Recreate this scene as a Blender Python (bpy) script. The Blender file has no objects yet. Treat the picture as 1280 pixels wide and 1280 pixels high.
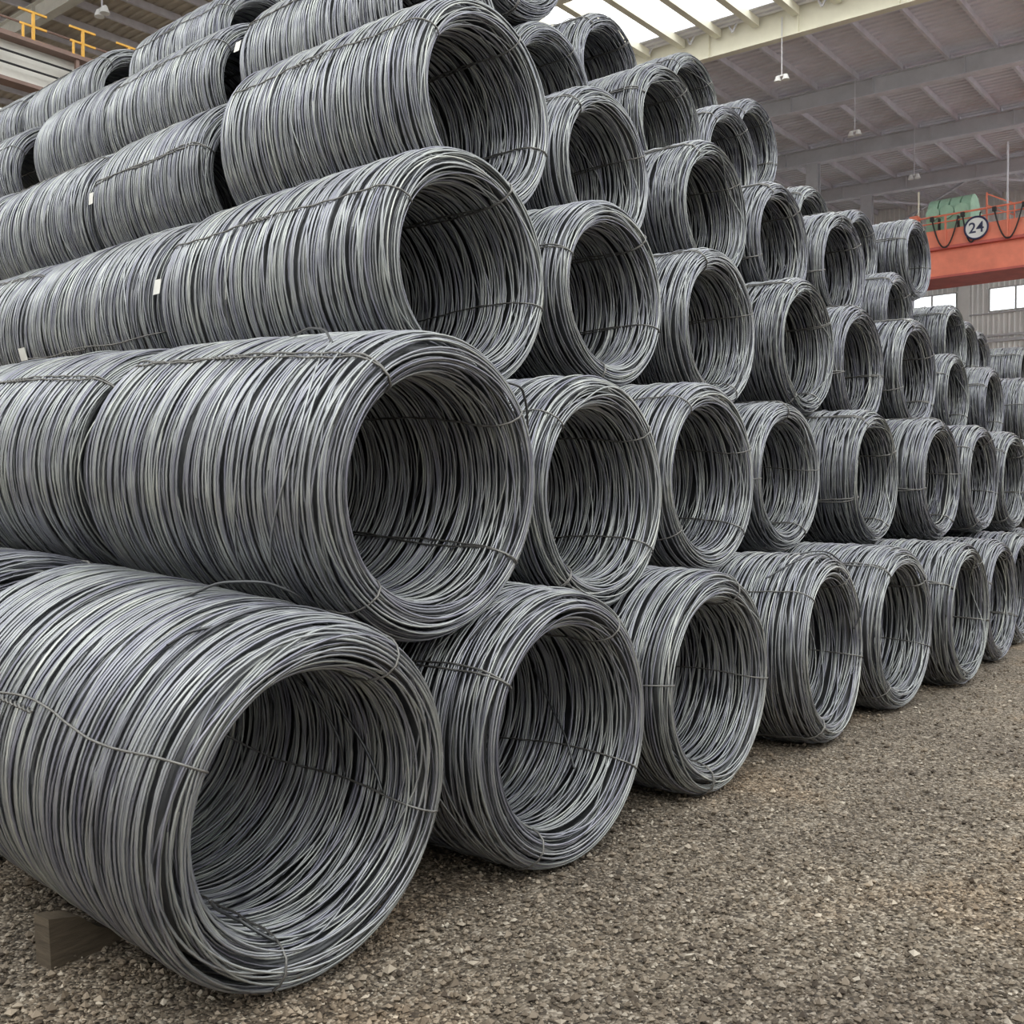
import bpy, math, random
import numpy as np

rnd = random.Random(7)
PI = math.pi
C = bpy.context.scene.collection

# ------------------------------------------------------------------ camera, sky, sun, exposure
cam_data = bpy.data.cameras.new('camera')
cam_data.sensor_fit = 'HORIZONTAL'
cam_data.sensor_width = 36.0
cam_data.lens = 36.0 * 1270.2 / 1280.0
cam_data.clip_end = 300
cam = bpy.data.objects.new('camera', cam_data)
C.objects.link(cam)
cam.location = (3.2003, 0.0, 1.599)
cam.rotation_euler = (math.radians(90 - 0.968), 0, math.radians(40.13))
bpy.context.scene.camera = cam

world = bpy.data.worlds.new('overcast_sky')
bpy.context.scene.world = world
world.use_nodes = True
wn = world.node_tree
wn.nodes['Background'].inputs[0].default_value = (0.97, 0.99, 0.985, 1)
wn.nodes['Background'].inputs[1].default_value = 2.45

sun_data = bpy.data.lights.new('sun', 'SUN')
sun_data.energy = 0.6
sun_data.angle = math.radians(25)
sun_data.color = (1.0, 0.98, 0.90)
sun = bpy.data.objects.new('sun', sun_data)
C.objects.link(sun)
sun.rotation_euler = (math.radians(38), math.radians(26), 0)

vs = bpy.context.scene.view_settings
vs.view_transform = 'Standard'
vs.look = 'None'
vs.gamma = 1.0
vs.use_curve_mapping = False
vs.exposure = 0.0

# ------------------------------------------------------------------ materials
def mat(name, col, rough=0.6, metal=0.0, noise=0.0, nscale=20.0, bump=0.0, dark=None, stretch=None):
    m = bpy.data.materials.new(name)
    m.use_nodes = True
    nt = m.node_tree
    b = nt.nodes['Principled BSDF']
    b.inputs['Base Color'].default_value = (*col, 1)
    b.inputs['Roughness'].default_value = rough
    b.inputs['Metallic'].default_value = metal
    if noise or bump or dark:
        tc = nt.nodes.new('ShaderNodeTexCoord')
        src = tc.outputs['Object']
        if stretch:
            mp = nt.nodes.new('ShaderNodeMapping')
            mp.inputs['Scale'].default_value = stretch
            nt.links.new(src, mp.inputs[0])
            src = mp.outputs[0]
        n = nt.nodes.new('ShaderNodeTexNoise')
        n.inputs['Scale'].default_value = nscale
        n.inputs['Detail'].default_value = 6
        n.inputs['Roughness'].default_value = 0.65
        nt.links.new(src, n.inputs['Vector'])
        r = nt.nodes.new('ShaderNodeValToRGB')
        r.color_ramp.elements[0].position = 0.32
        r.color_ramp.elements[1].position = 0.68
        d = dark or tuple(c * (1 - noise) for c in col)
        r.color_ramp.elements[0].color = (*d, 1)
        r.color_ramp.elements[1].color = (*[min(1, c * (1 + noise * .5)) for c in col], 1)
        nt.links.new(n.outputs['Fac'], r.inputs[0])
        nt.links.new(r.outputs[0], b.inputs['Base Color'])
        if bump:
            bp = nt.nodes.new('ShaderNodeBump')
            bp.inputs['Strength'].default_value = bump
            bp.inputs['Distance'].default_value = 0.02
            nt.links.new(n.outputs['Fac'], bp.inputs['Height'])
            nt.links.new(bp.outputs[0], b.inputs['Normal'])
    return m

def wire_material(name, base, bright):
    m = bpy.data.materials.new(name)
    m.use_nodes = True
    nt = m.node_tree
    b = nt.nodes['Principled BSDF']
    at = nt.nodes.new('ShaderNodeAttribute')
    at.attribute_name = 'tone'
    oi = nt.nodes.new('ShaderNodeObjectInfo')
    r = nt.nodes.new('ShaderNodeValToRGB')
    e = r.color_ramp.elements
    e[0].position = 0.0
    e[0].color = (*[c * .26 for c in base], 1)  # lowest tone: darkest turns, and the gap shade painted on the core
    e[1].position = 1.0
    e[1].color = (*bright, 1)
    for p, c in ((.22, (base[0] * .80, base[1] * .78, base[2] * .90)), (.5, base), (.8, (base[0] * 1.14, base[1] * 1.16, base[2] * 1.08))):
        k = e.new(p)
        k.color = (*c, 1)
    nt.links.new(at.outputs['Fac'], r.inputs[0])
    # mill scale and dust in patches along the turns
    tc = nt.nodes.new('ShaderNodeTexCoord')
    n = nt.nodes.new('ShaderNodeTexNoise')
    n.inputs['Scale'].default_value = 9
    n.inputs['Detail'].default_value = 5
    nt.links.new(tc.outputs['Object'], n.inputs['Vector'])
    rr = nt.nodes.new('ShaderNodeValToRGB')
    rr.color_ramp.elements[0].position = .3
    rr.color_ramp.elements[0].color = (.74, .74, .78, 1)
    rr.color_ramp.elements[1].position = .7
    rr.color_ramp.elements[1].color = (1.18, 1.18, 1.12, 1)
    nt.links.new(n.outputs['Fac'], rr.inputs[0])
    mx = nt.nodes.new('ShaderNodeMix')
    mx.data_type = 'RGBA'
    mx.blend_type = 'MULTIPLY'
    mx.inputs[0].default_value = 1.0
    nt.links.new(r.outputs[0], mx.inputs[6])
    nt.links.new(rr.outputs[0], mx.inputs[7])
    nt.links.new(mx.outputs[2], b.inputs['Base Color'])
    b.inputs['Metallic'].default_value = 0.62
    b.inputs['Roughness'].default_value = 0.33
    return m

M = {}
M['wire'] = wire_material('rolled_steel_wire', (.355, .368, .39), (.55, .565, .545))
M['tie'] = mat('tie_wire_steel', (.22, .215, .205), .45, .6, .3, 30)
M['tag'] = mat('white_tag_paper', (.78, .77, .72), .8, 0, .1, 12)
M['gravel_floor'] = None
M['pebble'] = None
M['wood'] = mat('weathered_wood', (.11, .085, .058), .85, 0, .45, 6, .4, stretch=(1, 1, 9))
M['roof'] = mat('roof_sheet_grey', (.84, .83, .90), .55, .05, .08, 1.2)
M['roof_brown'] = mat('roof_sheet_warm', (.58, .52, .44), .6, .1, .2, 1.2)
M['beam'] = mat('beam_paint_grey', (.62, .62, .66), .55, .1, .12, 1.5)
M['beam_cream'] = mat('cream_paint_and_skylight', (.90, .87, .74), .5, 0, .08, 1.5)  # cream tone also holds the skylight's glow on the steel around that bay
M['purlin'] = mat('purlin_galvanised', (.74, .73, .80), .5, .2, .15, 2)
M['wall'] = mat('wall_sheet_grey', (.86, .86, .85), .6, .0, .08, 1.0)
M['crane_red'] = mat('crane_paint_red', (.95, .27, .17), .45, 0, .16, 1.5)
M['crane_shade'] = mat('crane_red_shaded', (.62, .13, .11), .55, 0, .2, 1.5)  # darker copy of the crane red, painted shade for flanges and underside
M['green'] = mat('machine_green', (.42, .68, .52), .5, 0, .2, 2)
M['black'] = mat('black_rubber', (.03, .03, .032), .6)
M['yellow'] = mat('rail_paint_yellow', (.85, .45, .05), .45, 0, .12, 6)
M['girder_pale'] = mat('girder_paint_pale', (.72, .70, .64), .55, 0, .12, 2)
M['girder_brown'] = mat('girder_paint_brown', (.26, .17, .14), .6, 0, .2, 3)
M['white'] = mat('white_enamel', (.86, .86, .86), .35)
M['ink'] = mat('dark_navy_paint', (.03, .035, .10), .5)
M['frame'] = mat('window_frame_grey', (.48, .48, .47), .5, .2)

def glass_mat(name, tint, a):
    m = bpy.data.materials.new(name)
    m.use_nodes = True
    nt = m.node_tree
    nt.nodes.remove(nt.nodes['Principled BSDF'])
    t = nt.nodes.new('ShaderNodeBsdfTransparent')
    t.inputs[0].default_value = (*tint, 1)
    d = nt.nodes.new('ShaderNodeBsdfTranslucent')
    d.inputs[0].default_value = (*tint, 1)
    x = nt.nodes.new('ShaderNodeMixShader')
    x.inputs[0].default_value = a
    nt.links.new(t.outputs[0], x.inputs[1])
    nt.links.new(d.outputs[0], x.inputs[2])
    nt.links.new(x.outputs[0], nt.nodes['Material Output'].inputs[0])
    return m
M['glass'] = glass_mat('window_glass', (.97, .98, 1), .15)
M['skylight'] = glass_mat('skylight_sheet', (1, 1, .97), .35)

def gravel_material(name, pebble):
    m = bpy.data.materials.new(name)
    m.use_nodes = True
    nt = m.node_tree
    b = nt.nodes['Principled BSDF']
    b.inputs['Roughness'].default_value = .9
    tc = nt.nodes.new('ShaderNodeTexCoord')
    def ramp(src, stops):
        r = nt.nodes.new('ShaderNodeValToRGB')
        e = r.color_ramp.elements
        e[0].position, e[0].color = stops[0][0], (*stops[0][1], 1)
        e[1].position, e[1].color = stops[-1][0], (*stops[-1][1], 1)
        for p, c in stops[1:-1]:
            k = e.new(p)
            k.color = (*c, 1)
        nt.links.new(src, r.inputs[0])
        return r.outputs[0]
    def mult(a, c):
        mx = nt.nodes.new('ShaderNodeMix')
        mx.data_type = 'RGBA'
        mx.blend_type = 'MULTIPLY'
        mx.inputs[0].default_value = 1
        nt.links.new(a, mx.inputs[6])
        nt.links.new(c, mx.inputs[7])
        return mx.outputs[2]
    big = nt.nodes.new('ShaderNodeTexNoise')
    big.inputs['Scale'].default_value = .55
    big.inputs['Detail'].default_value = 7
    big.inputs['Roughness'].default_value = .62
    nt.links.new(tc.outputs['Object'], big.inputs['Vector'])
    patch = ramp(big.outputs['Fac'], [(.3, (.55, .53, .53)), (.5, (.85, .845, .84)), (.6, (.98, .90, .82)), (.75, (1.2, 1.15, 1.05))])
    if pebble:
        at = nt.nodes.new('ShaderNodeAttribute')
        at.attribute_name = 'tone'
        c = ramp(at.outputs['Fac'], [(0, (.078, .060, .044)), (.45, (.212, .172, .128)), (.8, (.37, .31, .24)), (1, (.58, .52, .43))])
    else:
        v = nt.nodes.new('ShaderNodeTexVoronoi')
        v.inputs['Scale'].default_value = 75
        nt.links.new(tc.outputs['Object'], v.inputs['Vector'])
        sep = nt.nodes.new('ShaderNodeSeparateColor')
        nt.links.new(v.outputs['Color'], sep.inputs[0])
        c = ramp(sep.outputs[0], [(0, (.047, .036, .026)), (.45, (.17, .137, .10)), (.8, (.32, .27, .208)), (1, (.50, .44, .36))])
        bp = nt.nodes.new('ShaderNodeBump')
        bp.inputs['Strength'].default_value = 1.0
        bp.inputs['Distance'].default_value = .012
        inv = nt.nodes.new('ShaderNodeMath')
        inv.operation = 'SUBTRACT'
        inv.inputs[0].default_value = 1
        nt.links.new(v.outputs['Distance'], inv.inputs[1])
        nt.links.new(inv.outputs[0], bp.inputs['Height'])
        nt.links.new(bp.outputs[0], b.inputs['Normal'])
    nt.links.new(mult(c, patch), b.inputs['Base Color'])
    return m
M['gravel_floor'] = gravel_material('crushed_slag_floor', False)
M['pebble'] = gravel_material('crushed_slag_stones', True)

# ------------------------------------------------------------------ mesh helpers
def np_mesh(name, V, F, k, material, tone=None, smooth=True):
    """V (n,3), F (m,k) -> mesh with k-sided faces, made in bulk"""
    me = bpy.data.meshes.new(name)
    V = np.ascontiguousarray(V, np.float32)
    F = np.ascontiguousarray(F, np.int32)
    me.vertices.add(len(V))
    me.vertices.foreach_set('co', V.ravel())
    me.loops.add(F.size)
    me.loops.foreach_set('vertex_index', F.ravel())
    me.polygons.add(len(F))
    me.polygons.foreach_set('loop_start', np.arange(0, F.size, k, dtype=np.int32))
    me.update(calc_edges=True)
    me.polygons.foreach_set('use_smooth', np.full(len(F), smooth))
    if tone is not None:
        a = me.attributes.new('tone', 'FLOAT', 'POINT')
        a.data.foreach_set('value', np.ascontiguousarray(tone, np.float32))
    me.materials.append(material)
    me.update()
    return me

class MB:
    """collects boxes, bars, tubes and prisms, then links them as ONE mesh object"""
    def __init__(self):
        self.v, self.f = [], []
    def add(self, vs_, fs):
        o = len(self.v)
        self.v += [tuple(p) for p in vs_]
        self.f += [tuple(i + o for i in f) for f in fs]
        return self
    def box(self, x0, x1, y0, y1, z0, z1):
        vs_ = [(x, y, z) for z in (z0, z1) for y in (y0, y1) for x in (x0, x1)]
        return self.add(vs_, [(0, 2, 3, 1), (4, 5, 7, 6), (0, 1, 5, 4), (2, 6, 7, 3), (0, 4, 6, 2), (1, 3, 7, 5)])
    def bar(self, a, b, w, h=None, up=(0, 0, 1)):
        h = h or w
        a, b, up = np.array(a, float), np.array(b, float), np.array(up, float)
        d = (b - a) / np.linalg.norm(b - a)
        s = np.cross(d, up)
        if np.linalg.norm(s) < 1e-6:
            s = np.cross(d, (1, 0, 0))
        s /= np.linalg.norm(s)
        t = np.cross(s, d)
        vs_ = [p + s * i * w / 2 + t * j * h / 2 for p in (a, b) for i, j in ((-1, -1), (1, -1), (1, 1), (-1, 1))]
        return self.add(vs_, [(3, 2, 1, 0), (4, 5, 6, 7)] + [(i, (i + 1) % 4, 4 + (i + 1) % 4, 4 + i) for i in range(4)])
    def tube(self, pts, r, n=6, closed=False):
        pts = np.array(pts, float)
        m = len(pts)
        tan = np.roll(pts, -1, 0) - np.roll(pts, 1, 0) if closed else np.gradient(pts, axis=0)
        tan /= np.linalg.norm(tan, axis=1)[:, None]
        ref = np.array((0, 0, 1.0)) if abs(tan[:, 2]).max() < .95 else np.array((.31, .81, .5))
        if abs(tan @ ref).max() > .98:
            ref = np.array((.9, .1, .42))
        s = np.cross(tan, ref)
        s /= np.linalg.norm(s, axis=1)[:, None]
        t = np.cross(s, tan)
        vs_ = []
        for i in range(m):
            for k in range(n):
                a = 2 * PI * k / n
                vs_.append(pts[i] + (s[i] * math.cos(a) + t[i] * math.sin(a)) * r)
        fs = []
        for i in range(m if closed else m - 1):
            j = (i + 1) % m
            for k in range(n):
                fs.append((i * n + k, i * n + (k + 1) % n, j * n + (k + 1) % n, j * n + k))
        if not closed:
            fs += [tuple(range(n))[::-1], tuple((m - 1) * n + k for k in range(n))]
        return self.add(vs_, fs)
    def cyl(self, a, b, r, n=20, r2=None):
        a, b = np.array(a, float), np.array(b, float)
        d = (b - a) / np.linalg.norm(b - a)
        s = np.cross(d, (0, 0, 1) if abs(d[2]) < .9 else (1, 0, 0))
        s /= np.linalg.norm(s)
        t = np.cross(s, d)
        r2 = r if r2 is None else r2
        vs_ = [p + (s * math.cos(2 * PI * k / n) + t * math.sin(2 * PI * k / n)) * q for p, q in ((a, r), (b, r2)) for k in range(n)]
        return self.add(vs_, [tuple(range(n)), tuple(range(2 * n - 1, n - 1, -1))] + [(k, n + k, n + (k + 1) % n, (k + 1) % n) for k in range(n)])
    def mesh(self, name, material, smooth=False):
        me = bpy.data.meshes.new(name)
        me.from_pydata(self.v, [], self.f)
        if smooth:
            me.polygons.foreach_set('use_smooth', [True] * len(me.polygons))
        me.materials.append(material)
        me.update()
        return me
    def build(self, name, material, parent=None, smooth=False, loc=None):
        return link(name, self.mesh(name, material, smooth), parent, loc)

def link(name, me, parent=None, loc=None, rot=None):
    o = bpy.data.objects.new(name, me)
    C.objects.link(o)
    if parent:
        o.parent = parent
    if loc:
        o.location = loc
    if rot:
        o.rotation_euler = rot
    return o

def tag(o, label=None, cat=None, group=None, kind=None):
    if label: o['label'] = label
    if cat: o['category'] = cat
    if group: o['group'] = group
    if kind: o['kind'] = kind
    return o

def thing(name, label, cat, loc=(0, 0, 0), group=None):
    o = link(name, None, None, loc)
    return tag(o, label, cat, group)

# ------------------------------------------------------------------ ground
ground = MB().box(-46, 26, -12, 56, -.4, 0).build('floor', M['gravel_floor'])
tag(ground, kind='structure')

# ------------------------------------------------------------------ hall: roof, beams, walls
ZB = lambda x: 15.08 - .03 * x            # underside of the roof beams
ZS = lambda x: ZB(x) + .80                # underside of the roof sheets
X0, X1 = -44.0, 2.0
BEAMS = (29, 35, 41, 47)

def corrugated_roof(y0, y1, x0, x1, pitch=.30, d=.06):
    n = int(round((y1 - y0) / pitch))
    ys, hs = [], []
    for i in range(n):
        b = y0 + i * (y1 - y0) / n
        p = (y1 - y0) / n
        ys += [b, b + p * .50, b + p * .58, b + p * .92]
        hs += [0, 0, d, d]
    ys.append(y1)
    hs.append(0)
    V = [(x, y, ZS(x) + h) for x in (x0, x1) for y, h in zip(ys, hs)]
    m = len(ys)
    F = [(i, m + i, m + i + 1, i + 1) for i in range(m - 1)]
    return np_mesh('roof_sheet', np.array(V), np.array(F), 4, M['roof'], smooth=False)

roof = link('ceiling', None)
tag(roof, kind='structure')
edges = list(BEAMS) + [53]
for a, b in zip(edges[:-1], edges[1:]):
    link('roof_sheet', corrugated_roof(a, b, X0, X1), roof)
me = corrugated_roof(2, 23, X0, -6)  # carried on out of view to cut the top light on the coils
me.materials[0] = M['roof_brown']
link('roof_sheet', me, roof)
link('roof_sheet', corrugated_roof(23, 29, X0, -24), roof)
link('roof_sheet', corrugated_roof(28.2, 29, -24, X1), roof)

# purlins run along y on top of the beams, 1.5 m apart; one mesh per bay, shared
def purlin_mesh(y0, y1):
    return MB().box(-.035, .035, y0, y1, -.02, .20).box(-.035, .06, y0, y1, -.035, -.02).mesh('purlin', M['purlin'])
for a, b in zip(edges[:-1], edges[1:]):
    pm = purlin_mesh(a + .12, b - .12)
    k = 0
    x = -33.0
    while x < X1 - .4:
        link('purlin', pm, roof, (x, 0, ZB(x) + .59))
        x += 1.5
pm = MB().box(-.11, -.07, 23.1, 28.88, -.02, .20).box(.07, .11, 23.1, 28.88, -.02, .20).box(-.11, .11, 23.1, 28.88, -.05, -.02).mesh('purlin', M['beam_cream'])
x = -23.05
while x < X1:
    link('purlin', pm, roof, (x, 0, ZB(x) + .59))
    x += 1.3
# darker purlins below the roof on the far side
pm = MB().box(-.05, .05, 2, 23, -.02, .2).mesh('purlin', M['purlin'])
x = -42.0
while x < -6.2:
    link('purlin', pm, roof, (x, 0, ZB(x) + .59))
    x += 1.5
# milky sheets of the roof light between the purlins
x = -23.05
while x < X1 - 1.3:
    q = MB().add([(x, 23, ZS(x) + .03), (x + 1.3, 23, ZS(x + 1.3) + .03), (x + 1.3, 28.2, ZS(x + 1.3) + .03), (x, 28.2, ZS(x) + .03)], [(0, 1, 2, 3)])
    q.build('skylight_sheet', M['skylight'], roof)
    x += 1.3

def i_beam(y, x0, x1, material, name='roof_beam', h=.58):
    m = MB()
    def slab(a, b, lo, hi):
        vs_ = [(x, yy, ZB(x) + z) for x in (x0, x1) for yy in (y + a, y + b) for z in (lo, hi)]
        m.add(vs_, [(0, 1, 3, 2), (4, 6, 7, 5), (0, 4, 5, 1), (2, 3, 7, 6), (0, 2, 6, 4), (1, 5, 7, 3)])
    slab(-.14, .14, 0, .03)
    slab(-.02, .02, .03, h - .03)
    slab(-.14, .14, h - .03, h)
    x = x0 + 1
    while x < x1:
        m.box(x - .015, x + .015, y - .12, y + .12, ZB(x) + .02, ZB(x) + h - .02)
        x += 3.0
    return m.build(name, material, roof)
for y in BEAMS:
    i_beam(y, X0, X1, M['beam_cream'] if y == 29 else M['beam'], h=1.0 if y == 29 else .58)
i_beam(23, X0, X1, M['beam_cream'])
i_beam(14.5, X0, -6, M['girder_pale'], h=.58)
# gusset hangers and a conduit along the pale beam
g = MB()
for x in (-15.2, -13.6, -12.1, -9.2):
    zz = ZB(x)
    g.bar((x, 28.8, zz + .55), (x - .25, 28.85, zz + 1.02), .05)
    g.bar((x, 28.8, zz + .55), (x + .25, 28.85, zz + 1.02), .05)
g.build('gusset_brace', M['purlin'], roof)
MB().tube([(x, 28.78, ZB(x) + 1.06) for x in (-24, -12, 0)], .06).build('conduit', M['purlin'], roof)
# flange plates that stand out brighter under each grey beam
for y in BEAMS[1:]:
    m = MB()
    m.add([(x, y + s, ZB(x) - .035 + z) for x in (X0, X1) for s in (-.17, .17) for z in (0, .03)],
          [(0, 1, 3, 2), (4, 6, 7, 5), (0, 4, 5, 1), (2, 3, 7, 6), (0, 2, 6, 4), (1, 5, 7, 3)])
    m.build('beam_flange', M['purlin'], roof)
# cross bracing in the last bay
br = MB()
for xa in (-16, -10, -4):
    br.bar((xa, 47.3, ZB(xa) + .1), (xa + 6, 52.6, ZB(xa) - .4), .09)
    br.bar((xa + 6, 47.3, ZB(xa) + .1), (xa, 52.6, ZB(xa) - .4), .09)
br.build('cross_brace', M['purlin'], roof)

# columns along the crane runway
for i, y in enumerate((29, 35, 41, 47, 52.6)):
    m = MB()
    m.box(-15.05, -14.55, y - .16, y - .12, 0, ZB(-14.8)).box(-15.05, -14.55, y + .12, y + .16, 0, ZB(-14.8)).box(-14.82, -14.78, y - .12, y + .12, 0, ZB(-14.8))
    c = m.build('trim_%d' % (i + 1), M['beam'])
    tag(c, kind='structure')

# far wall of ribbed sheets with a band of windows
WY = 53.0
wall = link('wall_back', None)
tag(wall, kind='structure')
def ribbed_wall(x0, x1, z0, z1, pitch=.24, d=.05):
    n = max(2, int(round((x1 - x0) / pitch)))
    p = (x1 - x0) / n
    xs, ds = [], []
    for i in range(n):
        b = x0 + i * p
        xs += [b, b + p * .55, b + p * .66, b + p * .9]
        ds += [0, 0, -d, -d]
    xs.append(x1)
    ds.append(0)
    V = [(x, WY + q, z) for z in (z0, z1) for x, q in zip(xs, ds)]
    k = len(xs)
    F = [(i, i + 1, k + i + 1, k + i) for i in range(k - 1)]
    return np_mesh('wall_sheet', np.array(V), np.array(F), 4, M['wall'], smooth=False)
WZ0, WZ1 = 10.50, 11.66
WIN = [(-22.15, -18.55), (-16.15, -12.55), (-11.05, -7.45), (-5.95, -2.35)]
link('wall_sheet', ribbed_wall(-44, 12, 0, WZ0), wall)
link('wall_sheet', ribbed_wall(-44, 12, WZ1, 16.6), wall)
prev = -44
for a, b in WIN + [(12, 12)]:
    link('wall_sheet', ribbed_wall(prev, a, WZ0, WZ1), wall)
    prev = b
for z, h in ((9.33, .09), (9.08, .14), (10.42, .05)):
    MB().box(-44, 12, WY - .16, WY - .06, z - h / 2, z + h / 2).build('wall_rail', M['beam'], wall)
for x in (-24.1, -18.1, -12.15, -6.15, -.15):
    MB().box(x - .25, x + .25, WY - .30, WY - .26, 0, 15.4).box(x - .02, x + .02, WY - .27, WY - .06, 0, 15.4).box(x - .25, x + .25, WY - .1, WY - .06, 0, 15.4).build('wall_column', M['wall'], wall)
for i, (a, b) in enumerate(WIN):
    w = link('window_%d' % (i + 1), None, None, ((a + b) / 2, WY, WZ0))
    tag(w, kind='structure')
    hw, hh = (b - a) / 2, WZ1 - WZ0
    MB().box(-hw, hw, -.06, .06, 0, .05).box(-hw, hw, -.06, .06, hh - .05, hh).box(-hw, -hw + .05, -.06, .06, .05, hh - .05).box(hw - .05, hw, -.06, .06, .05, hh - .05).build('window_frame', M['frame'], w)
    for k in (1, 2):
        MB().box(-.04, .04, -.05, .05, .05, hh - .05).build('mullion', M['frame'], w, loc=(-hw + k * 1.2, 0, 0))
    for k in range(3):
        MB().box(-.6 + .04, .6 - .04, -.006, .006, .05, hh - .05).build('pane', M['glass'], w, loc=(-hw + .6 + 1.2 * k, 0, 0))

wl = MB().box(X0 - .3, X0, -10, 53, 0, 17.2).build('wall_left', M['roof_brown'])
tag(wl, kind='structure')

wr = MB().box(22, 22.3, -13, 53, 0, 15).build('wall_right_blocker', M['wall'])  # unseen wall, added to cut off low sky light
tag(wr, kind='structure')
wf = MB().box(X0, 22, -13.3, -13, 0, 15).build('wall_front_blocker', M['wall'])  # likewise added out of view, blocks the low sky behind the camera
tag(wf, kind='structure')

# ------------------------------------------------------------------ crane runway with conductor rails (upper left)
run = thing('crane_runway', 'pale crane runway girder with brown top edge running behind the coil stack', 'girder', (-14.2, 20, 8.45))
RW = lambda m, n, mt, **k: m.build(n, mt, run, **k)
RW(MB().box(-.05, .05, -19, 32, .06, .68), 'web', M['girder_pale'])
RW(MB().box(-.14, .14, -19, 32, 0, .06), 'bottom_flange', M['girder_brown'])
RW(MB().box(-.28, .28, -19, 32, .68, .74), 'top_flange', M['girder_brown'])
RW(MB().box(-.05, .05, -19, 32, .74, .86), 'crane_rail', M['girder_brown'])
for z in (.26, .46):
    RW(MB().tube([(.20, -19, z), (.20, 32, z)], .018), 'conductor_rail', M['black'])
bm = MB().box(.17, .24, -.03, .03, .06, .68).mesh('bracket', M['girder_brown'])
for y in np.arange(-17.2, 32, 2.95):
    link('bracket', bm, run, (0, float(y) + .0, 0))
pp = thing('conduit_pipe', 'thin white pipe below the pale crane runway girder', 'pipe', (-14.2, 20, 7.98))
MB().tube([(0, -19, 0), (0, 32, 0)], .035, 8).build('pipe', M['white'], pp)
hg = MB().box(-.012, .012, -.02, .02, .03, .47).mesh('hanger', M['girder_brown'])
for y in np.arange(-17.9, 32, 4.0):
    link('hanger', hg, pp, (0, float(y), 0))
# yellow rail panels standing along the runway
pos = ['first', 'second', 'third']
for i, y in enumerate((7.95, 8.81, 9.67)):
    r = thing('guard_rail', ('%s yellow guard rail panel from the left on the runway girder' % pos[i]), 'railing', (-14.0, y, 9.19), 'yellow guard rail panels')
    MB().box(-.015, .015, -.24, .23, .47, .505).build('top_bar', M['yellow'], r)
    MB().box(-.02, .02, -.02, .025, .03, .47).build('post', M['yellow'], r)
    MB().box(-.015, .015, -.22, .23, .235, .27).build('middle_bar', M['yellow'], r)
    MB().box(-.015, .015, -.185, -.15, .03, .235).build('post', M['yellow'], r)
    MB().box(-.015, .015, -.22, .23, 0, .03).build('bottom_bar', M['yellow'], r)
hl = MB().tube([(-14.6, 1, 9.72), (-14.6, 40, 9.72)], .02).tube([(-14.6, 1, 9.46), (-14.6, 40, 9.46)], .02)
for y in np.arange(2, 40, 2.6):
    hl.bar((-14.6, float(y), 9.15), (-14.6, float(y), 9.72), .035)
tag(hl.build('handrail', M['girder_brown']), 'dark handrail of thin pipes behind the yellow rail panels', 'railing')

# ------------------------------------------------------------------ red overhead crane (right)
cr = thing('bridge_crane', 'red overhead bridge crane with walkway rail and a round 24 sign', 'crane', (-2, 38.6, 9.5))
P = lambda m, n, mt, **k: m.build(n, mt, cr, **k)
# coordinates below are relative to the crane's base point
bx = lambda x0, x1, y0, y1, z0, z1: MB().box(x0 + 2, x1 + 2, y0 - 38.6, y1 - 38.6, z0 - 9.5, z1 - 9.5)
P(bx(-14, 14, 38.15, 40.1, 9.5, 10.46), 'box_girder', M['crane_red'])
P(bx(-14, 14, 37.95, 39.8, 10.42, 10.52), 'girder_flange', M['crane_shade'])  # dark strip that paints the shadow band under the walkway
P(bx(-14, 14, 38.1, 40.15, 9.42, 9.5), 'bottom_flange', M['crane_shade'])
P(bx(-9.2, 14, 38.0, 38.06, 10.52, 11.12), 'walkway_panel', M['crane_red'])
P(bx(-9.9, 14, 38.06, 38.8, 10.52, 10.58), 'walkway_floor', M['crane_shade'])
P(MB().tube([(-7.6, -.62, 2.12), (16, -.62, 2.12)], .035, 8), 'handrail', M['crane_red'])
P(MB().tube([(-7.6, -.62, 1.88), (16, -.62, 1.88)], .025, 8), 'handrail', M['crane_red'])
pm = MB().box(-.03, .03, -.65, -.59, .95, 2.12).mesh('post', M['crane_red'])
for x in (-7.55, -6.5, -4.43, -2.36, -.3, 1.8, 3.9, 6, 8, 10, 12, 14):
    link('post', pm, cr, (x, 0, 0))
P(MB().box(-7.75, -7.45, -.7, -.4, 1.85, 2.25), 'end_bracket', M['crane_red'])
# festoon cable hanging in loops below the rail
for i, (a, b) in enumerate(((-6.95, -6.05), (-4.85, -3.95), (-5.9, -5.3), (-3.9, -3.0), (-2.9, -1.9))):
    pts = [(a + (b - a) * t, -.69, 2.0 - (1.05 if i != 2 else 1.0) * (1 - (2 * t - 1) ** 2)) for t in np.linspace(0, 1, 15)]
    P(MB().tube(pts, .028, 6), 'festoon_cable', M['black'])
    P(MB().box(a - .06, a + .06, -.74, -.62, 1.95, 2.1), 'cable_carrier', M['black'])
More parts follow.
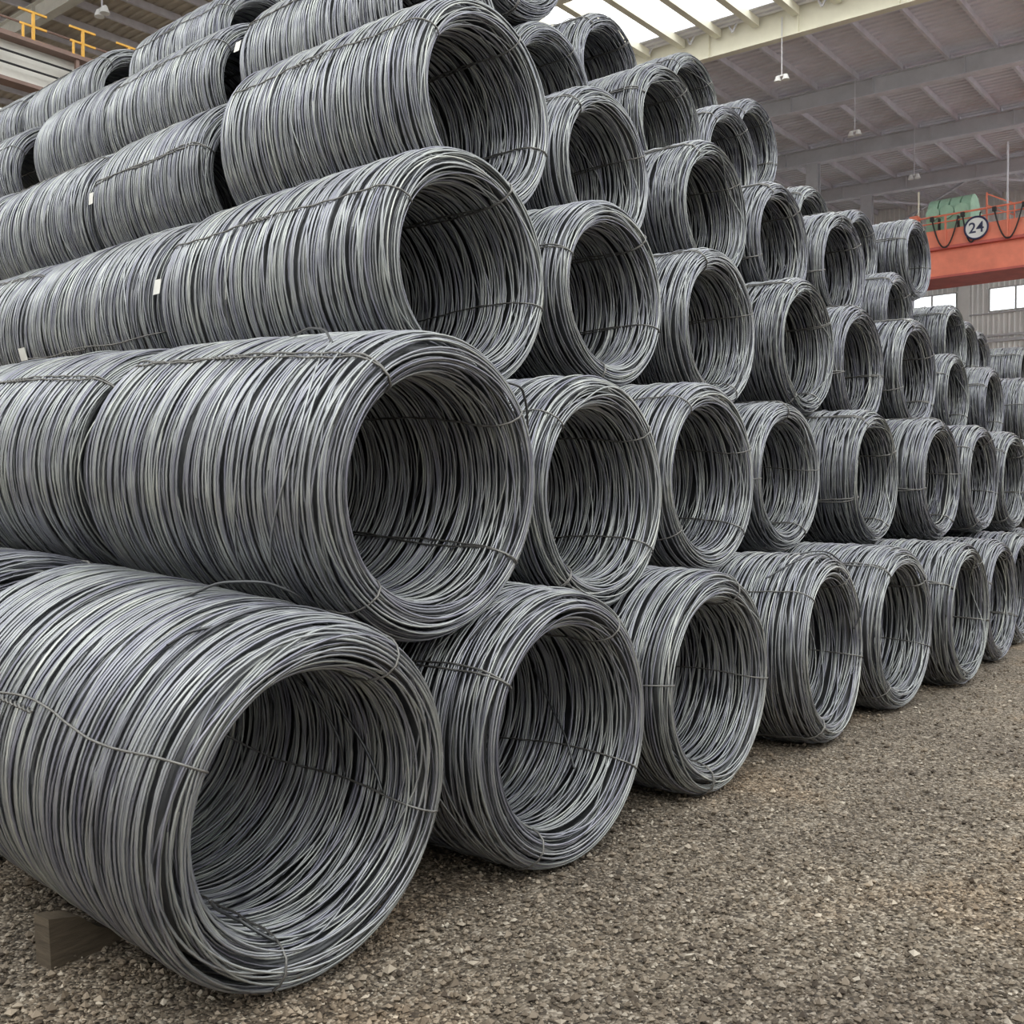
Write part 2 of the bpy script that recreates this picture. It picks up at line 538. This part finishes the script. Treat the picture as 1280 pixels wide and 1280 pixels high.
# round number sign
sg = P(MB().cyl((-5.43, -.72, 1.47), (-5.43, -.69, 1.47), .38, 40), 'number_sign', M['white'])
rim = MB()
rim.tube([(-5.43 + .385 * math.cos(t), -.72, 1.47 + .385 * math.sin(t)) for t in np.linspace(0, 2 * PI, 41)[:-1]], .035, 6, True)
rim.build('sign_rim', M['ink'], sg)
def text_obj(s, size, loc, rot, material, parent, name='lettering'):
    cu = bpy.data.curves.new(name, 'FONT')
    cu.body = s
    cu.size = size
    cu.extrude = .004
    cu.offset = .006
    cu.align_x = 'CENTER'
    cu.align_y = 'CENTER'
    cu.materials.append(material)
    tmp = bpy.data.objects.new('tmp', cu)
    C.objects.link(tmp)
    bpy.context.view_layer.update()
    me = bpy.data.meshes.new_from_object(tmp.evaluated_get(bpy.context.evaluated_depsgraph_get()))
    bpy.data.objects.remove(tmp)
    bpy.data.curves.remove(cu)
    o = link(name, me)
    o.parent = parent
    o.location = loc
    o.rotation_euler = rot
    return o
text_obj('24', .52, (-5.43, -.727, 1.46), (PI / 2, 0, 0), M['ink'], sg)
# ladder gate on the walkway
P(MB().bar((-5.2, -.3, 1.1), (-5.2, -.3, 2.75), .05).bar((-4.3, -.3, 1.1), (-4.3, -.3, 2.2), .04).bar((-5.2, -.3, 2.7), (-4.3, -.3, 2.2), .04).bar((-5.2, -.3, 2.3), (-4.3, -.3, 1.8), .04), 'ladder_gate', M['crane_red'])
P(MB().bar((-4.46, -.55, 2.1), (-4.46, -.55, 4.3), .05), 'lamp_mast', M['purlin'])
# hoist: green ribbed housing with drum ends on the trolley
h = P(MB().box(-7.4, -5.85, .1, 1.5, 1.25, 2.5), 'hoist_housing', M['green'])
cap = MB()
for i in range(4):
    x0 = -7.4 + i * .39
    cap.cyl((x0, .8, 2.45), (x0 + .34, .8, 2.45), .62, 20)
cap.build('ribbed_cover', M['green'], h, smooth=False)
dr = MB()
for i in range(3):
    dr.cyl((-7.15 + i * .5, .1, 2.4), (-7.15 + i * .5, -.02, 2.4), .24, 18)
dr.build('motor_end', M['green'], h)
for x in (-6.92, -6.25):
    MB().box(x - .03, x + .03, -.03, .08, 1.6, 2.2).build('housing_strap', M['black'], h)
P(MB().bar((-7.65, 0, 1.1), (-7.65, 0, 3.3), .05).box(-7.75, -7.6, -.1, .1, 1.3, 1.75).box(-7.52, -7.42, -.1, .1, 1.2, 1.9), 'control_post', M['beam_cream'])
P(MB().box(-7.9, -7.4, -.3, 1.6, 1.02, 1.3), 'trolley_frame', M['crane_red'])

# ------------------------------------------------------------------ twin lamps hanging under the roof
def lamp(x, y, z, label):
    t = thing('pendant_lamp', label, 'lamp', (x, y, z), 'twin lamps hanging from the roof')
    top = ZB(x) + .62 - z
    MB().tube([(0, 0, .1), (0, 0, top)], .018, 6).build('cord', M['purlin'], t)
    MB().bar((-.17, 0, .09), (.17, 0, .09), .04).build('cross_bar', M['white'], t)
    for s in (-.13, .13):
        hd = MB().cyl((s, 0, .09), (s, 0, -.07), .06, 14, .115).build('lamp_head', M['white'], t)
lamp(-10.5, 28.9, 14.18, 'nearest twin lamp hanging on a cord right of the pale roof beam')
lamp(-10.5, 34.6, 14.06, 'middle twin lamp hanging below the second grey roof beam')
lamp(-10.5, 40.6, 14.0, 'farthest twin lamp hanging above the red crane')
lamp(-19.5, 12.1, 12.85, 'twin lamp hanging under the brown roof above the yellow rail panels')

# ------------------------------------------------------------------ wire rod coils
R, RI, L = .60, .435, 1.70
LIP = (R - RI) / 2

def profile_table(n=700):
    """closed outline of the coil's cut: outer side back->front, front lip, inner side front->back, back lip"""
    pts = []
    ax = .115                                 # axial half-length of a rounded lip
    for t in np.linspace(0, 1, 200, endpoint=False):
        x = -L + ax + t * (L - 2 * ax)
        q = abs(2 * t - 1)
        pts.append((x, R - .008 * q ** 3))
    rm = (R - .008 + RI) / 2
    lr = (R - .008 - RI) / 2
    for a in np.linspace(PI / 2, -PI / 2, 120, endpoint=False):
        pts.append((-ax + ax * math.cos(a), rm + lr * math.sin(a)))
    for t in np.linspace(0, 1, 200, endpoint=False):
        pts.append((-ax - t * (L - 2 * ax), RI + .012 * math.sin(PI * t)))
    for a in np.linspace(-PI / 2, -3 * PI / 2, 120, endpoint=False):
        pts.append((-L + ax + ax * math.cos(a), rm + lr * math.sin(a)))
    p = np.array(pts)
    d = np.linalg.norm(np.roll(p, -1, 0) - p, axis=1)
    s = np.concatenate([[0], np.cumsum(d)])
    tot = s[-1]
    pe = np.vstack([p, p[:1]])
    u = np.linspace(0, tot, n + 1)
    q = np.stack([np.interp(u, s, pe[:, 0]), np.interp(u, s, pe[:, 1])], -1)[:-1]
    tan = np.roll(q, -1, 0) - np.roll(q, 1, 0)
    tan /= np.linalg.norm(tan, axis=1)[:, None]
    nor = np.stack([-tan[:, 1], tan[:, 0]], -1)   # points away from the winding
    return q, nor, tot
PQ, PN, PT = profile_table()

def on_profile(s, nu):
    f = (np.asarray(s) % PT) / PT * len(PQ)
    i = np.floor(f).astype(int) % len(PQ)
    j = (i + 1) % len(PQ)
    w = (f - np.floor(f))[..., None]
    p = PQ[i] * (1 - w) + PQ[j] * w
    n = PN[i] * (1 - w) + PN[j] * w
    p = p + n * np.asarray(nu)[..., None]
    return p[..., 0], p[..., 1]

def rings(rg, s0, nu0, seg, sides, rw, amp, jit):
    """turns of wire: every turn wanders a little along the outline, so neighbours cross and leave dark gaps"""
    n = len(s0)
    th = np.linspace(0, 2 * PI, seg, endpoint=False)
    tau = np.zeros((n, seg))
    nu = np.repeat(nu0[:, None], seg, 1)
    for k, a in ((1, 1.0), (2, .62), (3, .36), (5, .12)):
        ph = rg.uniform(0, 2 * PI, (n, 1))
        am = np.abs(rg.normal(0, amp * a, (n, 1))) * rg.choice((.7, 1.0, 1.9), (n, 1))
        tau += am * np.cos(k * th + ph)
        ph2 = rg.uniform(0, 2 * PI, (n, 1))
        nu += np.abs(rg.normal(0, jit * a, (n, 1))) * np.cos(k * th + ph2)
    x, r = on_profile(s0[:, None] + tau, nu)
    c = np.stack([x, r * np.cos(th), r * np.sin(th)], -1)            # ring centre line
    t = np.roll(c, -1, 1) - np.roll(c, 1, 1)
    t /= np.linalg.norm(t, axis=2)[..., None]
    e = np.stack([np.zeros(seg), np.cos(th), np.sin(th)], -1)[None]
    b = np.cross(t, np.repeat(e, n, 0))
    b /= np.linalg.norm(b, axis=2)[..., None]
    a = np.cross(b, t)
    V = np.zeros((n, seg, sides, 3))
    for k in range(sides):
        q = 2 * PI * k / sides + .4
        V[:, :, k] = c + rw * (a * math.cos(q) + b * math.sin(q))
    idx = np.arange(n * seg * sides).reshape(n, seg, sides)
    i2 = np.roll(idx, -1, 1)
    F = np.stack([idx, np.roll(idx, -1, 2), np.roll(i2, -1, 2), i2], -1).reshape(-1, 4)
    tone = np.repeat(np.clip(rg.normal(.5, .2, n), .04, 1), seg * sides)
    return V.reshape(-1, 3), F, tone

def winding(seed, seg, sides, rw, step, amp, jit):
    rg = np.random.default_rng(seed)
    n1 = int(PT / step)
    s1 = (np.arange(n1) + rg.normal(0, .45, n1)) * PT / n1
    parts = [rings(rg, s1, np.full(n1, -.001) + rg.normal(0, .0025, n1), seg, sides, rw, amp, jit)]
    n2 = int(n1 * .85)
    s2 = (np.arange(n2) + rg.normal(0, .6, n2)) * PT / n2
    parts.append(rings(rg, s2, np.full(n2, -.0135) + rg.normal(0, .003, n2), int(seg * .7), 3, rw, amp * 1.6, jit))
    ns = max(6, n1 // 28)                                             # strays that ride over their neighbours
    parts.append(rings(rg, rg.uniform(0, PT, ns), np.full(ns, .006), seg, sides, rw, amp * 3.2, jit * 2.2))
    # smooth core in place of deeper turns, darkened to paint the gaps' shade
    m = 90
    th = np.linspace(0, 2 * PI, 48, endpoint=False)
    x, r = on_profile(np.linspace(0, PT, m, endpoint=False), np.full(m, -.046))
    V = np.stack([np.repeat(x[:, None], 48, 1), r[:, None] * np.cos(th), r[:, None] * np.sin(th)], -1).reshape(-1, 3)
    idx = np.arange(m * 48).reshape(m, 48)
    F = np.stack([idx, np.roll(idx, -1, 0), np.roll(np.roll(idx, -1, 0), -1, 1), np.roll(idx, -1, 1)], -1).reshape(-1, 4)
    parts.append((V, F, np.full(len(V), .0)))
    Vs, Fs, Ts, o = [], [], [], 0
    for V, F, T in parts:
        Vs.append(V)
        Fs.append(F + o)
        Ts.append(T)
        o += len(V)
    return np_mesh('winding', np.vstack(Vs), np.vstack(Fs), 4, M['wire'], np.concatenate(Ts))

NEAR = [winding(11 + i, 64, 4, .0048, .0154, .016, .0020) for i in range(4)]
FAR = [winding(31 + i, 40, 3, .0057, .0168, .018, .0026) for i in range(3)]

def tie_mesh(seed, near):
    rg = np.random.default_rng(seed)
    m = MB()
    ss = np.linspace(0, PT, 96 if near else 48, endpoint=False)
    for k in ((-1, 1) if seed % 3 else (0,)):
        wob = np.zeros(len(ss))
        for q in (1, 2, 3, 4):
            wob += rg.normal(0, .010) * np.cos(2 * PI * q * ss / PT + rg.uniform(0, 6))
        nu = np.full(len(ss), .0085) + .003 * np.cos(ss * 38 + k)
        x, r = on_profile(ss, nu)
        ang = (wob * .8 + k * .0065 + k * .004 * np.cos(ss * 9)) / .55
        m.tube(np.stack([x, r * np.cos(ang), r * np.sin(ang)], -1), .0044 if near else .0062, 5, True)
    # twisted knot on the outer side
    x, r = on_profile(np.linspace(.55, .80, 40), np.full(40, .011))
    t = np.linspace(0, 16 * PI, 40)
    m.tube(np.stack([x, r + .005 * np.cos(t), .007 * np.sin(t)], -1), .0045, 5)
    return m.mesh('binding_wire', M['tie'], True)
TIES_N = [tie_mesh(i, True) for i in range(4)]
TIES_F = [tie_mesh(i + 10, False) for i in range(3)]
TAGM = MB().box(-.10, 0, -.03, .03, -.001, .001).mesh('paper_tag', M['tag'])

def coil(x, y, z, near, label, group, ties=None, r=R, wseed=None, tilt=(0, 0, 0), tags=(), loose=(), long=1.0):
    t = thing('wire_rod_coil', label, 'coil', (x + .05, y, z - r), group)
    k = r / R
    pool = NEAR if near else FAR
    i = wseed if wseed is not None else rnd.randrange(len(pool))
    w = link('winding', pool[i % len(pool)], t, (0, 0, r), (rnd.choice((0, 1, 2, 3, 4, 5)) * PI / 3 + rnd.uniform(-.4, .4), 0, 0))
    w.scale = (long, k, k)
    tp = TIES_N if near else TIES_F
    if ties is None:
        base = rnd.uniform(-14, 14)
        ties = [a + base + rnd.uniform(-12, 12) for a in (148, 55, -18, -112)]
    for a in ties:
        b = link('binding_wire', rnd.choice(tp), t, (0, 0, r), (math.radians(a), 0, 0))
        b.scale = (long, k, k)
    for a, end, length in tags:
        g = link('paper_tag', TAGM, t)
        g.rotation_euler = (0, 0, 0)
        rr = (R - .02) * k
        xx = .05 if end == 'front' else -L * long + .02
        g.location = (xx, rr * math.cos(math.radians(a)), r + rr * math.sin(math.radians(a)))
        g.rotation_euler = (math.radians(a - 90), 0, 0)
        g.scale = (length / .1, 1.5, 1)
    for pts in loose:
        # control points (distance behind the front, radius, angle) smoothed into one bent wire
        p = np.array(pts, float)
        u = np.linspace(0, len(p) - 1, 8 * len(p))
        q = np.stack([np.interp(u, np.arange(len(p)), p[:, c]) for c in range(3)], -1)
        for _ in range(4):
            q[1:-1] = (q[:-2] + 2 * q[1:-1] + q[2:]) / 4
        a = np.radians(q[:, 2])
        MB().tube(np.stack([-q[:, 0], q[:, 1] * np.cos(a) * k, r + q[:, 1] * np.sin(a) * k], -1), .0056, 6).build('loose_wire', M['wire'], t, smooth=True)
    t.rotation_euler = tilt
    return t

ORD = ['first', 'second', 'third', 'fourth', 'fifth', 'sixth', 'seventh', 'eighth', 'ninth', 'tenth', 'eleventh', 'twelfth']
G1 = 'coils of the bottom row on the gravel'
# bottom row, from the near end
row1 = [
    (.565, 2.08, .600, .605, 'largest and nearest wire coil at the lower left, lying on the gravel', [157, 57, -14, -104]),
    (.58, 3.46, .600, .600, None, [150, 52, -28, -113]),
    (.54, 4.82, .600, .600, None, [176, 70, -4, -100]),
    (.57, 6.30, .612, .612, 'slumped wire coil with a bent top edge, fourth on the gravel', [140, 62, -12, -120]),
    (.55, 7.60, .610, .610, None, None),
    (.62, 8.94, .605, .605, None, None),
    (.50, 10.42, .59, .59, None, None),
    (.36, 11.80, .60, .60, None, None),
    (.36, 13.20, .60, .60, None, None),
]
loose1 = [[(.42, .60, 66), (.40, .64, 74), (.44, .665, 84), (.55, .655, 94), (.66, .60, 100)],
          [(.30, .60, 112), (.33, .615, 118), (.38, .60, 124)],
          [(.02, .432, 205), (.10, .40, 225), (.14, .40, 240), (.06, .43, 254)],
          [(.45, .43, 40), (.36, .415, 22), (.26, .42, 4), (.18, .43, -12)],
          [(.62, .43, 46), (.50, .412, 26), (.42, .42, 6), (.40, .43, -10)]]
loose2 = [[(.55, .43, 20), (.45, .40, -2), (.32, .40, -24), (.25, .43, -40)],
          [(.16, .60, 120), (.14, .635, 128), (.20, .60, 137)]]
loose4 = [[(.10, .60, 60), (.04, .585, 45), (.0, .54, 30), (-.01, .50, 20), (.03, .45, 10)],
          [(.20, .60, 95), (.10, .625, 75), (.04, .60, 55), (.02, .56, 38)],
          [(.30, .60, 130), (.12, .62, 110), (.05, .60, 92), (.0, .53, 82), (.02, .47, 74)],
          [(.06, .58, 20), (.01, .55, 5), (.0, .50, -12), (.04, .45, -30)]]
for i, (x, y, z, r, lab, ties) in enumerate(row1):
    lab = lab or '%s wire coil from the near end of the bottom row, lying on the gravel' % ORD[i]
    coil(x, y, z, i < 5, lab, G1, ties, r, wseed=i, loose=loose1 if i == 0 else loose2 if i == 1 else loose4 if i == 3 else (),
         tilt=(0, math.radians(-1.5), math.radians(4)) if i == 3 else (0, math.radians(4), 0) if i == 0 else (0, 0, math.radians(rnd.uniform(-1.2, 1.2))))
# second row
row2 = [
    (.37, 2.85, 1.625, .615, [128, 38, -35, -130]),
    (.20, 4.24, 1.605, .61, [140, 42, -34, -128]),
    (.08, 5.56, 1.70, .60, [128, 25, -38, -142]),
    (-.18, 7.20, 1.735, .572, [95, 10, -60, 185]),
    (-.08, 8.70, 1.75, .59, [120, 28, -58, 200]),
    (-.00, 10.20, 1.75, .595, [90, 8, -55, 190]),
    (-.02, 11.66, 1.77, .59, None),
    (-.02, 12.93, 1.76, .59, None),
    (-.05, 14.3, 1.72, .60, None),
    (-.05, 15.6, 1.73, .60, None),
]
G2 = 'coils of the second row up'
for i, (x, y, z, r, ties) in enumerate(row2):
    coil(x, y, z, i < 4, '%s wire coil from the near end of the second row up' % ORD[i], G2, ties, r, wseed=i + 1,
         loose=[[(.35, .60, 118), (.45, .635, 112), (.6, .64, 108), (.8, .60, 104)], [(.03, .55, 52), (.0, .60, 44), (.03, .61, 34), (.05, .585, 22)], [(.75, .60, 186), (.72, .61, 196), (.70, .615, 208)]] if i == 0 else (),
         tilt=(0, math.radians(3.2) if i == 0 else 0, math.radians(rnd.uniform(-1.2, 1.2))))
coil(-1.37, 2.82, 1.73, True, 'wire coil at the left edge behind the first coil of the second row', G2, [135, 60, -30, -120], wseed=2, tilt=(0, math.radians(2), 0))
# third row
row3 = [
    (-.36, 3.86, 2.75, .635, [150, 58, -12, -100]),
    (-.48, 5.32, 2.86, .60, [160, 50, -18, -104]),
    (-.50, 6.72, 2.82, .60, [118, 20, -60, -120]),
    (-.54, 8.33, 2.87, .60, [120, 30, -62, -120]),
    (-.56, 9.62, 2.82, .60, [100, -5, -75, 190]),
    (-.45, 10.86, 2.85, .60, [110, 30, -35, 200]),
    (-1.05, 14.20, 2.90, .59, None),
    (-1.04, 15.90, 2.88, .595, None),
    (-.86, 17.30, 2.83, .60, None),
]
G3 = 'coils of the third row up'
for i, (x, y, z, r, ties) in enumerate(row3):
    extra = ' beyond the gap' if i > 5 else ''
    coil(x, y, z, i < 3, '%s wire coil from the near end of the third row up%s' % (ORD[i], extra), G3, ties, r, wseed=i + 2, long=1.17 if i == 0 else 1.0,
         tags=[(172, 'back', .07)] if i == 0 else (), tilt=(0, 0, math.radians(rnd.uniform(-1.2, 1.2))))
coil(-2.46, 3.86, 2.76, True, 'wire coil behind the first coil of the third row, white tag at its far end', G3, [200, 100, 20, -70], wseed=1, tags=[(196, 'back', .10)])
coil(-4.22, 3.90, 2.78, True, 'third coil deep in the third row, at the left edge', G3, wseed=3)
# fourth row
row4 = [
    (-.82, 4.50, 3.88, .64, [150, 60, -14, -100]),
    (-1.08, 6.10, 3.95, .60, [135, 25, -65, -110]),
    (-1.02, 7.58, 3.95, .60, [125, 40, -70, -110]),
    (-1.08, 8.99, 3.95, .60, [120, 50, -70, 200]),
    (-1.05, 10.36, 3.95, .60, [100, 40, -60, 190]),
    (-1.95, 11.90, 3.95, .60, None),
    (-1.61, 13.60, 3.95, .60, None),
    (-2.10, 15.05, 3.95, .60, None),
    (-1.76, 16.48, 3.95, .60, None),
    (-2.02, 18.10, 3.95, .60, None),
    (-2.18, 19.40, 3.95, .60, None),
    (-2.07, 22.05, 3.95, .60, None),
]
G4 = 'coils of the fourth row up'
for i, (x, y, z, r, ties) in enumerate(row4):
    coil(x, y, z, i < 2, '%s wire coil from the near end of the fourth row up' % ORD[i], G4, ties, r, wseed=i + 3, long=1.06 if i == 0 else 1.0,
         tilt=(0, 0, math.radians(rnd.uniform(-1.2, 1.2))))
coil(-2.96, 4.52, 3.84, True, 'wire coil behind the first coil of the fourth row, dark gap between them', G4, [165, 80, -10, -100], wseed=0, long=.86, tags=[(175, 'back', .06)])
coil(-4.52, 4.50, 3.82, True, 'third coil deep in the fourth row, white tag at its end', G4, [130, 40, -50, 220], wseed=1, tags=[(170, 'back', .06)])
coil(-6.30, 4.50, 3.84, True, 'fourth coil deep in the fourth row, at the left edge', G4, wseed=2)
# fifth row
G5 = 'coils of the fifth row up'
row5 = [
    (-1.94, 5.36, 5.00, True, 'first wire coil of the fifth row, cut by the top edge, white tag behind'),
    (-2.16, 6.86, 5.00, True, 'second wire coil of the fifth row, directly above the gap of two big coils'),
    (-1.84, 8.21, 5.00, False, 'third wire coil of the fifth row, stray wire inside its hole'),
    (-1.87, 9.48, 5.00, False, 'fourth wire coil of the fifth row, below the pale roof beam'),
    (-2.75, 10.95, 5.0, False, 'fifth wire coil of the fifth row, only its top shows'),
    (-2.36, 12.62, 5.00, False, 'sixth wire coil of the fifth row, small hole half hidden'),
    (-2.30, 14.10, 5.00, False, 'seventh wire coil of the fifth row'),
    (-1.98, 15.44, 5.09, False, 'last wire coil of the fifth row, in front of the red crane'),
]
for i, (x, y, z, near, lab) in enumerate(row5):
    coil(x, y, z, near, lab, G5, wseed=i, long=1.05 if i == 0 else 1.0, tags=[(165, 'back', .07)] if i == 0 else (),
         loose=[[(.5, .43, -30), (.4, .3, -60), (.35, .25, -70)]] if i == 2 else ())
coil(-4.02, 5.33, 5.00, True, 'wire coil behind the first coil of the fifth row, dark hole at its end', G5, [150, 70, -20, -110], wseed=3)
coil(-5.74, 5.32, 5.00, True, 'third coil deep in the fifth row, at the upper left', G5, [215, 120, 40, -60], wseed=0, long=.82)
coil(-7.72, 5.35, 5.00, True, 'fourth coil deep in the fifth row, dark hole by the left edge', G5, wseed=1)
# sixth row
G6 = 'coils of the sixth row up'
row6 = [
    (-2.19, 6.50, 6.14, 'nearest wire coil of the sixth row, only the bottom of its hole in view'),
    (-2.92, 8.80, 6.00, 'topmost wire coil against the bright roof light'),
    (-2.84, 10.40, 6.10, 'wire coil of the sixth row under the pale beam'),
    (-2.79, 11.88, 6.00, 'last wire coil of the sixth row, beside the hanging lamp'),
]
for i, (x, y, z, lab) in enumerate(row6):
    coil(x, y, z, False, lab, G6, wseed=i)
coil(-5.19, 6.20, 6.00, True, 'top left coil cut by the top edge, behind the first coil of the fifth row', G6, [155, 60, -20, -110], wseed=2)
coil(-7.43, 6.12, 6.00, True, 'top coil at the upper left with an open dark hole', G6, [140, 60, -30, -120], wseed=0)
coil(-9.25, 6.10, 6.00, True, 'farthest top coil at the upper left edge below the runway girder', G6, wseed=1)

# hidden second column, added so no light leaks through the lower rows' front coils
G7 = 'coils of the added second column behind the front of the stack'
for rows, n, lab in ((row1, 7, 'bottom'), (row2, 7, 'second'), (row3, 6, 'third'), (row4, 5, 'fourth')):
    for i, c in enumerate(rows[:n]):
        if i == 0 and lab != 'bottom':
            continue
        coil(c[0] - 1.88, c[1], c[2] + (.07 if i == 0 else 0), False, 'wire coil in the added second column behind the %s coil of the %s row' % (ORD[i], lab), G7, wseed=i, r=.67 if i == 0 else .59)

# ------------------------------------------------------------------ wooden chock under the nearest coil
def chock():
    t = thing('wooden_chock', 'weathered wooden chock wedged under the nearest coil', 'wood block', (-.34, 1.60, 0))
    prof = [(-.02, -.03), (-.03, .175), (.08, .15), (.15, .09), (.25, .04), (.36, .012), (.40, -.03)]
    n = len(prof)
    m = MB()
    m.add([(x, y, z) for x in (.08, .17) for y, z in prof], [tuple(range(n))[::-1], tuple(range(n, 2 * n))] + [(i, (i + 1) % n, n + (i + 1) % n, n + i) for i in range(n)])
    m.build('block', M['wood'], t)
    t.rotation_euler = (0, 0, math.radians(5))
chock()

# ------------------------------------------------------------------ loose crushed slag lying on the floor
def stones(n, seed):
    rg = np.random.default_rng(seed)
    d = 2.0 + 9.0 * rg.uniform(0, 1, n) ** 1.7
    a = rg.uniform(math.radians(-18), math.radians(84), n)
    px, py = 3.2 - d * np.sin(a), d * np.cos(a)
    keep = (px > -1.6) & (px < 9.5)
    px, py = px[keep], py[keep]
    n = len(px)
    size = np.clip(rg.lognormal(math.log(.0058), .48, n), .0025, .018)
    base = np.array([(1, 0, 0), (0, 1, 0), (-1, 0, 0), (0, -1, 0), (0, 0, 1), (0, 0, -1)], float)
    fc = np.array([(0, 1, 4), (1, 2, 4), (2, 3, 4), (3, 0, 4), (1, 0, 5), (2, 1, 5), (3, 2, 5), (0, 3, 5)])
    V = base[None] * rg.uniform(.65, 1.35, (n, 6, 1)) + rg.normal(0, .16, (n, 6, 3))
    V *= size[:, None, None] * np.array((1, 1, .75))
    r = rg.uniform(0, 2 * PI, n)
    c, s = np.cos(r)[:, None], np.sin(r)[:, None]
    X = V[:, :, 0] * c - V[:, :, 1] * s + px[:, None]
    Y = V[:, :, 0] * s + V[:, :, 1] * c + py[:, None]
    Z = V[:, :, 2] + (size * rg.uniform(.1, 1.1, n))[:, None]
    F = (fc[None] + 6 * np.arange(n)[:, None, None]).reshape(-1, 3)
    tone = np.repeat(np.clip(rg.normal(.5, .27, n), 0, 1), 6)
    return np_mesh('loose_gravel', np.stack([X, Y, Z], -1).reshape(-1, 3), F, 3, M['pebble'], tone, smooth=False)
gv = link('loose_gravel', stones(120000, 5))
tag(gv, 'crushed brown grey slag stones strewn over the floor', 'gravel', kind='stuff')
